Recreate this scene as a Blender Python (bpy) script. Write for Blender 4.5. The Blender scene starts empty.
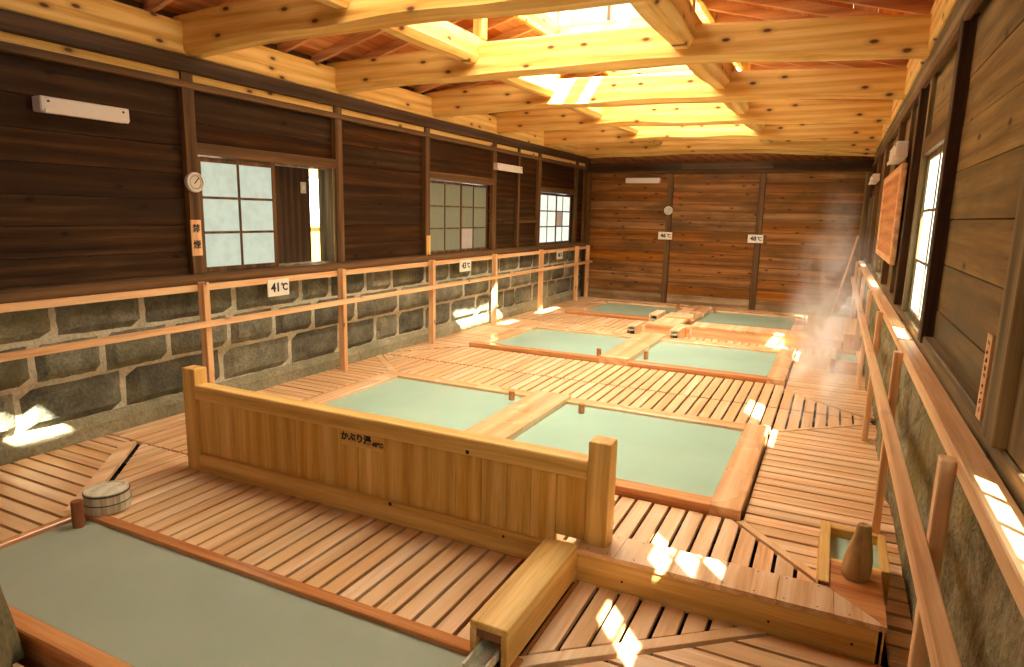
import bpy, bmesh, math, random
from mathutils import Vector, Matrix
random.seed(7)
C = bpy.context.scene.collection
PI = math.pi

# ------------------------------------------------------------------ materials
def nt(name):
    m = bpy.data.materials.new(name); m.use_nodes = True
    t = m.node_tree; t.nodes.clear()
    out = t.nodes.new('ShaderNodeOutputMaterial')
    b = t.nodes.new('ShaderNodeBsdfPrincipled')
    t.links.new(b.outputs[0], out.inputs[0])
    return m, t, b, out
def N(t, typ, **kw):
    n = t.nodes.new(typ)
    for k, v in kw.items(): setattr(n, k, v)
    return n
def ramp(t, fac, stops):
    r = N(t, 'ShaderNodeValToRGB')
    e = r.color_ramp.elements
    while len(e) < len(stops): e.new(0.5)
    for q, (p, c) in zip(e, stops):
        q.position = p; q.color = (c[0], c[1], c[2], 1)
    t.links.new(fac, r.inputs[0]); return r.outputs[0]
def math_(t, op, a, b=None, c=None, clamp=False):
    n = N(t, 'ShaderNodeMath', operation=op); n.use_clamp = clamp
    for i, v in enumerate((a, b, c)):
        if v is None: continue
        if isinstance(v, (int, float)): n.inputs[i].default_value = v
        else: t.links.new(v, n.inputs[i])
    return n.outputs[0]
def mixc(t, fac, a, b, mode='MIX'):
    n = N(t, 'ShaderNodeMix', data_type='RGBA', blend_type=mode)
    for i, v in ((0, fac), (6, a), (7, b)):
        if isinstance(v, (int, float)): n.inputs[i].default_value = v
        elif isinstance(v, tuple): n.inputs[i].default_value = (v[0], v[1], v[2], 1)
        else: t.links.new(v, n.inputs[i])
    return n.outputs[2]
def coords(t, scale, island=True):
    tc = N(t, 'ShaderNodeTexCoord')
    src = tc.outputs['Object']
    g = None
    if island:
        g = N(t, 'ShaderNodeNewGeometry')
        rnd = g.outputs['Random Per Island']
        v = N(t, 'ShaderNodeVectorMath', operation='SCALE'); v.inputs[0].default_value = (13.1, 7.7, 19.3)
        t.links.new(rnd, v.inputs[3])
        a = N(t, 'ShaderNodeVectorMath', operation='ADD')
        t.links.new(src, a.inputs[0]); t.links.new(v.outputs[0], a.inputs[1]); src = a.outputs[0]
    mp = N(t, 'ShaderNodeMapping'); mp.inputs['Scale'].default_value = scale
    t.links.new(src, mp.inputs[0])
    return mp.outputs[0], (g.outputs['Random Per Island'] if g else None), src
def noise(t, vec, scale, detail=3, rough=.5, dist=0):
    n = N(t, 'ShaderNodeTexNoise'); n.inputs['Scale'].default_value = scale
    n.inputs['Detail'].default_value = detail; n.inputs['Roughness'].default_value = rough
    n.inputs['Distortion'].default_value = dist
    t.links.new(vec, n.inputs['Vector']); return n.outputs[0]
def bump(t, b, h, strength=.3, dist=.01):
    n = N(t, 'ShaderNodeBump'); n.inputs['Strength'].default_value = strength; n.inputs['Distance'].default_value = dist
    t.links.new(h, n.inputs['Height']); t.links.new(n.outputs[0], b.inputs['Normal'])
AX = {'x': (.045, 1, 1), 'y': (1, .045, 1), 'z': (1, 1, .045)}
def wood(name, dark, mid, light, axis, rough=.5, var=.25, grain=22, knots=None, stain=None, stain_sc=1.3, bmp=.15, wet=None, spec=.25):
    m, t, b, out = nt(name)
    vec, rnd, src = coords(t, AX[axis])
    g1 = noise(t, vec, grain, 4, .6, .6)
    w = N(t, 'ShaderNodeTexWave', wave_type='RINGS', rings_direction=axis.upper())
    w.inputs['Scale'].default_value = 3.2; w.inputs['Distortion'].default_value = 5; w.inputs['Detail'].default_value = 2; w.inputs['Detail Scale'].default_value = 1.2
    t.links.new(vec, w.inputs['Vector'])
    g2 = noise(t, vec, grain*4, 2, .5)
    f = math_(t, 'ADD', math_(t, 'ADD', math_(t, 'MULTIPLY', g1, .55), math_(t, 'MULTIPLY', w.outputs['Fac'], .17)), math_(t, 'MULTIPLY', g2, .28))
    col = ramp(t, f, [(.32, dark), (.49, mid), (.66, light)])
    if var:
        v = math_(t, 'MULTIPLY_ADD', rnd, 2*var, 1-var)
        hs = N(t, 'ShaderNodeHueSaturation'); t.links.new(v, hs.inputs['Value']); t.links.new(col, hs.inputs['Color'])
        r2 = math_(t, 'FRACT', math_(t, 'MULTIPLY', rnd, 37.7))
        t.links.new(math_(t, 'MULTIPLY_ADD', r2, .07*var, .5-.035*var), hs.inputs['Hue'])
        t.links.new(math_(t, 'MULTIPLY_ADD', r2, -.9*var, 1+.4*var), hs.inputs['Saturation'])
        col = hs.outputs[0]
    if stain:
        sv = N(t, 'ShaderNodeMapping'); sv.inputs['Scale'].default_value = tuple(.35 if s < 1 else 1 for s in AX[axis]); t.links.new(src, sv.inputs[0])
        s = noise(t, sv.outputs[0], stain_sc, 5, .65)
        sf = ramp(t, s, [(.42, (0, 0, 0)), (.68, (1, 1, 1))])
        col = mixc(t, sf, col, stain)
    if knots:
        ks = N(t, 'ShaderNodeSeparateXYZ'); t.links.new(src, ks.inputs[0])
        ka, kb = {'x': (0, 2), 'y': (1, 2), 'z': (2, 0)}[axis]
        kc = N(t, 'ShaderNodeCombineXYZ'); t.links.new(math_(t, 'MULTIPLY', ks.outputs[ka], .45), kc.inputs[0])
        t.links.new(ks.outputs[kb] if axis != 'z' else math_(t, 'ADD', ks.outputs[0], ks.outputs[1]), kc.inputs[1])
        vo = N(t, 'ShaderNodeTexVoronoi', voronoi_dimensions='2D'); vo.inputs['Scale'].default_value = knots[0]; vo.inputs['Randomness'].default_value = .9
        t.links.new(kc.outputs[0], vo.inputs['Vector'])
        kf = ramp(t, vo.outputs['Distance'], [(knots[1]*.5, (1, 1, 1)), (knots[1], (.25, .25, .25)), (knots[1]*2.1, (0, 0, 0))])
        col = mixc(t, kf, col, knots[2])
    t.links.new(col, b.inputs['Base Color'])
    b.inputs['Roughness'].default_value = rough
    b.inputs['Specular IOR Level'].default_value = .5 if wet else spec
    if wet:
        wn = noise(t, src, wet[0], 3)
        rr = ramp(t, wn, [(.42, (wet[1],)*3), (.6, (rough,)*3)])
        t.links.new(rr, b.inputs['Roughness'])
    bump(t, b, f, bmp, .004)
    return m
def plain(name, col, rough=.5, metal=0, noise_amt=.0, sc=20):
    m, t, b, out = nt(name)
    b.inputs['Roughness'].default_value = rough; b.inputs['Metallic'].default_value = metal
    vec, r, src = coords(t, (1, 1, 1), False)
    n = noise(t, vec, sc, 3)
    c = mixc(t, n, tuple(x*(1-noise_amt) for x in col), tuple(min(1, x*(1+noise_amt)) for x in col))
    t.links.new(c, b.inputs['Base Color'])
    return m
M = {}
YL = ((.50, .27, .09), (.66, .40, .15), (.80, .54, .25))
for a in 'xyz':
    M['cyp_'+a] = wood('cypress_'+a, (.55, .27, .05), (.71, .39, .085), (.83, .52, .16), a, .5, .07, 26, bmp=.08)
    M['rail_'+a] = wood('rail_'+a, (.58, .29, .12), (.75, .43, .20), (.85, .56, .30), a, .5, .08, 24, knots=(3, .04, (.20, .07, .03)), bmp=.08)
    M['deck_'+a] = wood('deck_'+a, (.56, .28, .11), (.77, .47, .23), (.90, .63, .38), a, .4, .12, 22, stain=(.72, .42, .18), stain_sc=.7, spec=.4, bmp=.2)
    M['kerb_'+a] = wood('kerb_'+a, (.40, .115, .025), (.56, .20, .05), (.70, .31, .10), a, .2, .08, 18, wet=(2, .1))
    M['divider_'+a] = wood('divider_'+a, (.60, .26, .09), (.74, .40, .17), (.84, .53, .28), a, .3, .07, 14, knots=(3, .05, (.30, .10, .04)), wet=(2, .15))
    M['beam_'+a] = wood('pine_'+a, (.60, .29, .05), (.78, .46, .11), (.88, .60, .21), a, .55, .05, 14, knots=(4.6, .085, (.14, .04, .01)), bmp=.1)
    M['dark_'+a] = wood('dark_timber_'+a, (.028, .010, .003), (.052, .02, .006), (.09, .038, .012), a, .6, .2, 20)
    M['brown_'+a] = wood('brown_timber_'+a, (.055, .02, .004), (.105, .042, .009), (.17, .075, .018), a, .6, .2, 20)
    M['grey_'+a] = wood('weathered_timber_'+a, (.075, .045, .015), (.15, .095, .035), (.27, .18, .08), a, .65, .2, 20)
M['board_shaded'] = wood('shaded_left_board', (.018, .0065, .0015), (.042, .016, .004), (.09, .037, .010), 'y', .55, .25, 16, stain=(.03, .013, .004), knots=(3.0, .05, (.014, .005, .002)), spec=.12)  # same wood as the far wall; the left wall's shade is in this colour
M['board_lit'] = wood('lit_far_board', (.14, .048, .008), (.28, .11, .02), (.42, .18, .04), 'x', .5, .18, 16, stain=(.11, .05, .012), stain_sc=1.8, knots=(4.5, .07, (.05, .016, .004)))  # same wood as the left wall; its stronger light is in this colour
M['board_right'] = wood('right_wall_board', (.12, .068, .018), (.25, .155, .05), (.38, .25, .09), 'y', .6, .12, 16, stain=(.12, .085, .032), stain_sc=1.4, knots=(3.0, .05, (.05, .02, .008)))
M['bleached'] = wood('bleached_board', (.22, .13, .06), (.38, .24, .12), (.52, .36, .20), 'x', .6, .12, 16, stain=(.14, .085, .03), stain_sc=1.8)
M['roof'] = wood('roof_board', (.36, .10, .022), (.54, .17, .04), (.68, .26, .07), 'y', .6, .22, 16)
M['rafter'] = wood('rafter', (.50, .21, .08), (.66, .32, .14), (.78, .44, .22), 'x', .6, .1, 20)
M['end_dark'] = wood('end_grain', (.17, .04, .013), (.26, .07, .022), (.36, .11, .035), 'z', .4, .1, 30)
M['tub_wood'] = plain('soaked_wood', (.36, .34, .22), .5, 0, .15, 6)
M['white'] = plain('white_enamel', (.80, .76, .72), .4, 0, .03)
M['sign_white'] = plain('sign_paint', (.86, .80, .66), .5, 0, .05)
M['ink'] = plain('black_ink', (.01, .01, .01), .6)
M['dial'] = plain('dial_face', (.62, .60, .50), .4, 0, .05)
M['subfloor'] = plain('subfloor', (.014, .007, .004), .8, 0, .4, 6)
M['steel'] = plain('steel_hoop', (.10, .11, .08), .35, .8, .1)
M['cedar_pale'] = wood('bucket_stave', (.52, .45, .28), (.68, .60, .42), (.80, .72, .54), 'z', .5, .12, 26)
M['cloth'] = plain('khaki_cloth', (.15, .115, .045), .95, 0, .55, 38)
M['drift'] = wood('carved_log', (.34, .19, .06), (.50, .31, .12), (.62, .42, .19), 'z', .55, .1, 14, knots=(2.5, .07, (.05, .025, .01)))
M['plaster_yellow'] = plain('yellow_wall', (.75, .42, .08), .7, 0, .08)
def stone_mat(name, a, b_, c, moss, mossamt=.5):
    m, t, b, out = nt(name)
    vec, rnd, src = coords(t, (1, 1, 1))
    n1 = noise(t, vec, 5, 6, .7); n2 = noise(t, vec, 40, 3, .6)
    col = ramp(t, n1, [(.3, a), (.5, b_), (.72, c)])
    col = mixc(t, .25, col, ramp(t, n2, [(.35, (0.02, .02, .015)), (.65, (.5, .47, .38))]), 'OVERLAY')
    hs = N(t, 'ShaderNodeHueSaturation'); t.links.new(math_(t, 'MULTIPLY_ADD', rnd, .9, .55), hs.inputs['Value']); t.links.new(col, hs.inputs['Color']); col = hs.outputs[0]
    mo = noise(t, src, 1.7, 5, .6)
    mf = ramp(t, mo, [(.5, (0, 0, 0)), (.66, (mossamt,)*3)])
    col = mixc(t, mf, col, moss)
    t.links.new(col, b.inputs['Base Color']); b.inputs['Roughness'].default_value = .85
    h = math_(t, 'ADD', n1, math_(t, 'MULTIPLY', n2, .3))
    bump(t, b, h, .7, .03)
    return m
M['stone'] = stone_mat('cut_stone', (.075, .076, .052), (.16, .158, .11), (.27, .265, .19), (.20, .18, .07))
M['mortar'] = stone_mat('mortar', (.44, .42, .30), (.56, .53, .40), (.66, .63, .50), (.30, .28, .13), .3)
M['rubble'] = stone_mat('mossy_render', (.06, .05, .022), (.19, .165, .085), (.34, .30, .18), (.20, .16, .03), .8)
M['plinth'] = stone_mat('plinth_concrete', (.22, .20, .11), (.31, .28, .17), (.42, .38, .25), (.15, .16, .09), .6)

def pane_mat(name, col, strength, trans=0.0, pattern=True, diff=(.5, .55, .5)):
    """daylit translucent pane: it glows with the daylight behind it"""
    m, t, b, out = nt(name)
    b.inputs['Base Color'].default_value = (*diff, 1); b.inputs['Roughness'].default_value = .3
    vec, rnd, src = coords(t, (1, 1, 1), False)
    n = noise(t, vec, 9, 4, .6)
    c = ramp(t, n, [(.35, tuple(x*.82 for x in col)), (.6, col)]) if pattern else None
    if c is not None: t.links.new(c, b.inputs['Emission Color'])
    else: b.inputs['Emission Color'].default_value = (*col, 1)
    b.inputs['Emission Strength'].default_value = strength
    if trans:
        tr = N(t, 'ShaderNodeBsdfTransparent'); mx = N(t, 'ShaderNodeMixShader'); mx.inputs[0].default_value = trans
        t.links.new(b.outputs[0], mx.inputs[1]); t.links.new(tr.outputs[0], mx.inputs[2]); t.links.new(mx.outputs[0], out.inputs[0])
    return m
M['pane_left'] = pane_mat('frosted_pane', (.60, .72, .58), .52, diff=(.15, .16, .14))
M['pane_dim'] = pane_mat('dim_pane', (.34, .31, .16), .22, diff=(.12, .12, .08))
M['pane_pink'] = pane_mat('papered_pane', (.52, .38, .26), .4, diff=(.2, .16, .12))
M['pane_far'] = pane_mat('bright_pane', (.84, .95, .78), .75, diff=(.2, .2, .2))
M['pane_right'] = pane_mat('daylit_pane', (.84, 1.0, .80), 2.2)
M['pane_fill'] = pane_mat('back_fill_pane', (1.0, .92, .8), .7)  # glow added behind the camera as fill light
M['pane_roof'] = pane_mat('roof_sheet', (1.0, .95, .86), 9.6, .10, False)
M['pane_side'] = pane_mat('skylight_side_pane', (1.0, .94, .83), 3.0, .08, False)
M['pane_green'] = pane_mat('green_pane', (.48, .56, .28), .7, diff=(.1, .12, .08))
M['daylight'] = pane_mat('daylit_doorway', (1.0, 1.0, .92), 6.0, 0, False)
def glass_mat():
    m, t, b, out = nt('glowing_clear_glass')
    gl = N(t, 'ShaderNodeBsdfGlossy'); gl.inputs['Roughness'].default_value = .02
    tr = N(t, 'ShaderNodeBsdfTransparent'); mx = N(t, 'ShaderNodeMixShader'); mx.inputs[0].default_value = .8
    em = N(t, 'ShaderNodeEmission'); em.inputs[0].default_value = (.85, 1, .85, 1); em.inputs[1].default_value = 4  # glow added to the clear panes in place of bright daylight
    ad = N(t, 'ShaderNodeAddShader'); t.links.new(gl.outputs[0], ad.inputs[0]); t.links.new(em.outputs[0], ad.inputs[1]); gl = ad
    t.links.new(gl.outputs[0], mx.inputs[1]); t.links.new(tr.outputs[0], mx.inputs[2]); t.links.new(mx.outputs[0], out.inputs[0])
    return m
M['glass'] = glass_mat()
def water_mat(name, col, trans):
    m, t, b, out = nt(name)
    b.inputs['Base Color'].default_value = (*col, 1)
    b.inputs['Roughness'].default_value = .05; b.inputs['IOR'].default_value = 1.33
    vec, rnd, src = coords(t, (1, 1, 1), False)
    n = noise(t, vec, 7, 3, .5, .4)
    bump(t, b, n, .05, .01)
    cl = noise(t, vec, 1.4, 3, .5)
    c = ramp(t, cl, [(.3, tuple(x*.93 for x in col)), (.7, tuple(min(1, x*1.05) for x in col))]); t.links.new(c, b.inputs['Base Color'])
    tr = N(t, 'ShaderNodeBsdfTransparent'); mx = N(t, 'ShaderNodeMixShader'); mx.inputs[0].default_value = trans
    t.links.new(b.outputs[0], mx.inputs[1]); t.links.new(tr.outputs[0], mx.inputs[2]); t.links.new(mx.outputs[0], out.inputs[0])
    return m
M['water'] = water_mat('milky_green_water', (.44, .62, .46), .12)
M['water_front'] = water_mat('milky_grey_water', (.47, .51, .37), .22)

# ------------------------------------------------------------------ mesh builder
class MB:
    def __init__(s): s.v = []; s.f = []
    def add(s, vs, fs):
        o = len(s.v); s.v += [tuple(p) for p in vs]; s.f += [tuple(i+o for i in f) for f in fs]; return s
    def box(s, x0, x1, y0, y1, z0, z1):
        x0, x1 = sorted((x0, x1)); y0, y1 = sorted((y0, y1)); z0, z1 = sorted((z0, z1))
        return s.add([(x, y, z) for z in (z0, z1) for y in (y0, y1) for x in (x0, x1)],
                     [(0, 2, 3, 1), (4, 5, 7, 6), (0, 1, 5, 4), (2, 6, 7, 3), (0, 4, 6, 2), (1, 3, 7, 5)])
    def prism(s, poly, z0, z1):
        a = sum(poly[i][0]*poly[(i+1) % len(poly)][1]-poly[(i+1) % len(poly)][0]*poly[i][1] for i in range(len(poly)))
        if a < 0: poly = poly[::-1]
        n = len(poly)
        return s.add([(p[0], p[1], z0) for p in poly]+[(p[0], p[1], z1) for p in poly],
                     [tuple(range(n-1, -1, -1)), tuple(range(n, 2*n))]+[(i, (i+1) % n, n+(i+1) % n, n+i) for i in range(n)])
    def bar(s, a, b, w, h, up=(0, 0, 1)):
        a, b = Vector(a), Vector(b); d = (b-a).normalized(); sd = d.cross(Vector(up)).normalized(); u = sd.cross(d)
        vs = [p+sd*i*w/2+u*j*h/2 for p in (a, b) for i, j in ((-1, -1), (1, -1), (1, 1), (-1, 1))]
        return s.add(vs, [(3, 2, 1, 0), (4, 5, 6, 7), (0, 1, 5, 4), (1, 2, 6, 5), (2, 3, 7, 6), (3, 0, 4, 7)])
    def loft(s, rings, cap=True):
        n = len(rings[0]); vs = [p for r in rings for p in r]; fs = []
        for k in range(len(rings)-1):
            for i in range(n):
                j = (i+1) % n; fs.append((k*n+i, k*n+j, (k+1)*n+j, (k+1)*n+i))
        if cap: fs += [tuple(range(n-1, -1, -1)), tuple((len(rings)-1)*n+i for i in range(n))]
        return s.add(vs, fs)
    def lathe(s, c, prof, n=32, axis='z', cap=True):
        rings = []
        for r, h in prof:
            ring = []
            for i in range(n):
                a = 2*PI*i/n; p = (r*math.cos(a), r*math.sin(a), h)
                if axis == 'x': p = (p[2], p[0], p[1])
                if axis == 'y': p = (p[0], -p[2], p[1])
                ring.append((c[0]+p[0], c[1]+p[1], c[2]+p[2]))
            rings.append(ring)
        return s.loft(rings, cap)
    def build(s, name, mat, parent=None, bevel=0, smooth=False, origin=None):
        me = bpy.data.meshes.new(name)
        base = Vector((0, 0, 0))
        if parent is not None:
            q = parent
            while q is not None: base += q.location; q = q.parent
        if origin is not None: base += Vector(origin)
        me.from_pydata([tuple(Vector(p)-base) for p in s.v], [], s.f)
        bm = bmesh.new(); bm.from_mesh(me)
        bmesh.ops.recalc_face_normals(bm, faces=bm.faces)
        if bevel:
            bmesh.ops.bevel(bm, geom=[e for e in bm.edges if len(e.link_faces) == 2 and e.calc_face_angle(0) > .5], offset=bevel, segments=1, affect='EDGES', clamp_overlap=True)
        bm.to_mesh(me); bm.free()
        if smooth:
            for p in me.polygons: p.use_smooth = True
        me.materials.append(M[mat] if isinstance(mat, str) else mat)
        o = bpy.data.objects.new(name, me); C.objects.link(o)
        if parent is not None: o.parent = parent
        if origin is not None: o.location = origin
        return o
def B(*a): return MB().box(*a)
def tag(o, label=None, cat=None, group=None, kind=None):
    for k, v in (('label', label), ('category', cat), ('group', group), ('kind', kind)):
        if v: o[k] = v
    return o
def thing(name, loc, label, cat, group=None):
    o = bpy.data.objects.new(name, None); C.objects.link(o); o.location = loc; o.empty_display_size = .1
    return tag(o, label, cat, group)
def struct(name, mb, mat, **kw): return tag(mb.build(name, mat, **kw), kind='structure')
def clip(poly, a, b, c):       # keep a*x+b*y<=c
    out = []
    for i in range(len(poly)):
        p, q = poly[i], poly[(i+1) % len(poly)]
        dp, dq = a*p[0]+b*p[1]-c, a*q[0]+b*q[1]-c
        if dp <= 0: out.append(p)
        if (dp < 0 < dq) or (dq < 0 < dp):
            t = dp/(dp-dq); out.append((p[0]+(q[0]-p[0])*t, p[1]+(q[1]-p[1])*t))
    return out

XL, XR, YF, YB = -4.93, .50, 13.55, -2.6
# ------------------------------------------------------------------ floor and slatted decks
floor = struct('floor', B(-5.2, .75, YB-.2, YF+.1, -.30, -.10), 'subfloor')
def deck(axis, poly, start, pitch=.105, gap=.019, mat=None):
    mb = MB(); k = 0 if axis == 'y' else 1
    lo, hi = min(p[k] for p in poly), max(p[k] for p in poly)
    s0 = start + math.floor((lo-start)/pitch)*pitch
    while s0 < hi:
        v = [(1, 0), (0, 1)][k]
        p = clip(poly, -v[0], -v[1], -(s0+gap/2)); p = clip(p, v[0], v[1], s0+pitch-gap/2) if p else p
        if len(p) > 2:
            xs = [q[0] for q in p]; ys = [q[1] for q in p]
            if (max(xs)-min(xs))*(max(ys)-min(ys)) > 2e-4:
                z = random.uniform(-.0015, .0015); mb.prism(p, -.028+z, z)
        s0 += pitch
    return mb.build('deck_panel', mat or 'deck_'+axis, floor, bevel=.002)
def bboard(a, b, w=.07): 
    MB().bar((a[0], a[1], -.011), (b[0], b[1], -.011), w, .03).build('border_board', 'deck_y', floor, bevel=.002)
bear = MB()
for y in (2.35, 2.75, 3.3, 3.7, 5.9, 6.3, 6.7, 7.2, 9.6, 10.5): bear.box(-4.9, .42, y-.03, y+.03, -.10, -.03)
for x in (-4.85, -4.35, -.2, .3): bear.box(x-.03, x+.03, 4.0, 5.5, -.10, -.03).box(x-.03, x+.03, 7.4, 9.4, -.10, -.03)
bear.build('bearer', 'subfloor', floor)
deck('x', [(-4.96, -2.4), (-3.76, -2.4), (-3.76, 2.12), (-4.96, 2.12)], .0)
deck('x', [(-4.96, 2.12), (-3.87, 2.12), (-4.66, 2.985), (-4.96, 2.985)], .0)
bboard((-3.815, 2.075), (-4.615, 2.95), .10)
deck('y', [(-3.73, 2.13), (-1.17, 2.13), (-1.17, 2.985), (-4.52, 2.985)], -.965)
deck('y', [(-4.96, 3.0), (.09, 3.0), (.09, 3.30), (-.39, 3.83), (-4.96, 3.83)], -.965)
bboard((-.345, 3.83), (.12, 3.33), .05)
deck('y', [(-.965, 2.17), (-.20, 2.78), (-.965, 2.78)], -.965)
bboard((-.97, 2.105), (-.12, 2.80), .06)
B(-.974, -.958, 2.13, 2.78, -.03, .002).build('border_board', 'kerb_y', floor)
deck('x', [(-.95, 0), (.47, 0), (.47, 2.78), (-.07, 2.78), (-.95, 2.04)], .03, .125)
deck('x', [(-.95, -2.4), (.47, -2.4), (.47, 0), (-.95, 0)], .03, .125)
deck('x', [(-3.76, -2.4), (-.95, -2.4), (-.95, 1.2), (-3.76, 1.2)], .0, .105)
deck('x', [(-4.96, 3.86), (-4.22, 3.86), (-4.22, 5.70), (-4.96, 6.33)], .0)
bboard((-4.19, 5.70), (-4.94, 6.38), .08)
deck('y', [(-4.14, 5.67), (-.36, 5.67), (.42, 6.40), (.42, 6.455), (-4.92, 6.455)], -.965)
deck('y', [(-4.92, 6.485), (.44, 6.485), (-.33, 7.20), (-.36, 7.41), (-4.26, 7.41), (-4.92, 6.56)], -.965)
bboard((-.34, 5.69), (.44, 6.37), .03); bboard((-.34, 7.22), (.44, 6.56), .03)
deck('x', [(.10, 3.10), (.47, 3.10), (.47, 6.36), (-.33, 5.66), (-.33, 3.86), (.10, 3.38)], .0, .128)
deck('x', [(.36, 2.80), (.47, 2.80), (.47, 3.08), (.36, 3.08)], .0, .128)
deck('x', [(-.33, 7.26), (.47, 6.58), (.47, 9.42), (-.33, 9.42)], .0, .128)
deck('x', [(-4.96, 6.60), (-4.28, 7.45), (-4.28, 9.98), (-4.96, 9.98)], .0)
deck('y', [(-4.27, 9.36), (.47, 9.36), (.47, 9.98), (-4.27, 9.98)], -.965)
deck('y', [(-4.96, 10.01), (-2.3, 10.01), (-2.3, 10.94), (-4.96, 10.94)], -.965)
deck('x', [(-4.96, 10.96), (-4.28, 10.96), (-4.28, 13.5), (-4.96, 13.5)], .0, .2, .006)
deck('x', [(-4.26, 12.90), (.47, 12.90), (.47, 13.5), (-4.26, 13.5)], .0, .2, .006)
deck('x', [(-.31, 10.0), (.47, 10.0), (.47, 12.88), (-.31, 12.88)], .0, .15, .008)
deck('x', [(-2.3, 10.0), (-.31, 10.0), (-.31, 10.9), (-2.3, 10.9)], .0, .15, .008)

# ------------------------------------------------------------------ baths
def bath(x0, x1, y0, y1, zk, wf, wb, wl, wr, label, water='water', zdrop=.03, depth=.55, bench=None, group='sunken hot baths'):
    """inner water rectangle x0..x1,y0..y1, kerb boards of widths front/back/left/right"""
    t = thing('bath_tub', ((x0+x1)/2, (y0+y1)/2, 0), label, 'bath', group)
    kb = -.10
    if wf: B(x0-wl, x1+wr, y0-wf, y0, kb, zk).build('kerb', 'kerb_x', t, bevel=.006)
    if wb: B(x0-wl, x1+wr, y1, y1+wb, kb, zk-.004).build('kerb', 'divider_x', t, bevel=.006)
    if wl: B(x0-wl, x0, y0-.001, y1+.001, kb, zk-.002).build('kerb', 'divider_y', t, bevel=.006)
    if wr: B(x1, x1+wr, y0-wf-.002, y1+wb+.002, kb, zk+.003).build('kerb', 'divider_y' if wr > .1 else 'kerb_y', t, bevel=.006)
    L = MB(); th = .03
    L.box(x0, x0+th, y0, y1, -depth, -.02).box(x1-th, x1, y0, y1, -depth, -.02)
    L.box(x0+th, x1-th, y0, y0+th, -depth, -.02).box(x0+th, x1-th, y1-th, y1, -depth, -.02).box(x0, x1, y0, y1, -depth-.03, -depth)
    L.build('basin', 'tub_wood', t)
    if bench: B(*bench).build('bench', 'tub_wood', t, bevel=.01)
    MB().add([(x0, y0, zk-zdrop), (x1, y0, zk-zdrop), (x1, y1, zk-zdrop), (x0, y1, zk-zdrop)], [(0, 1, 2, 3)]).build('water', water, t)
    return t
# the floor's base is lowered where the basins stand
floor_cut = floor
bath(-4.00, -2.46, 3.97, 5.49, .055, .12, .15, .20, .0, 'large sunken bath of pale green water behind the fence, left of the nearest pair')
bath(-2.10, -.53, 3.97, 5.50, .055, .12, .15, .0, .185, 'large sunken bath of pale green water, right one of the nearest pair')
bath(-4.00, -2.44, 7.54, 9.06, .055, .10, .24, .26, .0, 'sunken green bath with dark red kerb, left one of the middle pair')
bath(-2.08, -.53, 7.54, 9.08, .055, .12, .24, .0, .185, 'steaming sunken bath right of the middle pair, in front of the low box step')
bath(-4.02, -2.44, 11.10, 12.68, .055, .14, .20, .26, .0, 'small looking green bath in the far left corner')
bath(-1.98, -.50, 11.05, 12.60, .055, .14, .28, .0, .17, 'far right green bath behind the low box step')
def plank(x0, x1, y0, y1, z0, z1, label):
    o = B(x0, x1, y0, y1, z0, z1).build('divider_board', 'divider_y', None, bevel=.006, origin=((x0+x1)/2, (y0+y1)/2, z0))
    tag(o, label, 'board', 'wide boards between paired baths'); return o
plank(-2.46, -2.10, 3.86, 5.62, -.05, .08, 'wide reddish board lying between the two nearest green baths')
plank(-2.44, -2.08, 7.43, 9.36, -.05, .085, 'wide board between the two middle baths, in front of the water channel')
plank(-2.44, -1.98, 10.93, 12.85, -.05, .085, 'wide board between the two far baths by the back wall')
# front pool
fp = thing('bath_tub', (-2.4, 1.7, 0), 'long shallow pouring pool of cloudy grey green water in the foreground', 'bath', 'sunken hot baths')
B(-3.76, -.95, 2.06, 2.125, -.10, .012).build('kerb', 'kerb_x', fp, bevel=.004)
B(-3.76, -3.71, .0, 2.06, -.10, .012).build('kerb', 'kerb_y', fp, bevel=.004)
B(-3.71, -.98, 1.25, 1.33, -.10, .085).build('kerb', 'kerb_x', fp, bevel=.006)
B(-1.03, -.96, 1.33, 2.06, -.10, .012).build('kerb', 'kerb_y', fp, bevel=.004)
L = MB()
L.box(-3.74, -3.71, 1.3, 2.09, -.55, -.085).box(-1.03, -1.0, 1.3, 2.09, -.55, -.085).box(-3.71, -1.03, 1.3, 1.33, -.55, -.085).box(-3.71, -1.03, 2.06, 2.09, -.55, -.085).box(-3.74, -1.0, 1.3, 2.09, -.58, -.55)
L.build('basin', 'tub_wood', fp)
B(-3.71, -1.03, 1.33, 1.52, -.55, -.16).build('bench', 'tub_wood', fp)
MB().add([(-3.71, 1.33, -.012), (-1.03, 1.33, -.012), (-1.03, 2.06, -.012), (-3.71, 2.06, -.012)], [(0, 1, 2, 3)]).build('water', 'water_front', fp)

# wooden plugs standing in the baths
def plug(x, y, z, r, h, label):
    mb = MB().lathe((x, y, z), [(r*.92, -.42), (r, -.05), (r, h-.004), (r*.9, h)], 20)
    tag(mb.build('drain_plug', 'end_dark' if h > .12 else 'kerb_z', None, smooth=False, origin=(x, y, z)), label, 'plug', 'wooden drain plugs')
plug(-3.62, 1.99, -.012, .030, .15, 'reddish wooden drain plug in the foreground pool beside the bucket')
plug(-2.60, 5.36, .025, .028, .085, 'small wooden drain plug at the back of the nearest left bath')
plug(-1.88, 5.30, .025, .028, .085, 'small wooden drain plug at the back left corner of the nearest right bath')
plug(-2.52, 7.66, .025, .028, .10, 'wooden drain plug at the front right corner of the middle left bath')
plug(-1.96, 7.80, .025, .028, .10, 'wooden drain plug at the front left of the middle right bath')
plug(-2.58, 12.50, .025, .032, .11, 'wooden drain plug at the back of the far left bath')
plug(-1.88, 12.42, .025, .032, .09, 'wooden drain plug at the back of the far right bath')

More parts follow.
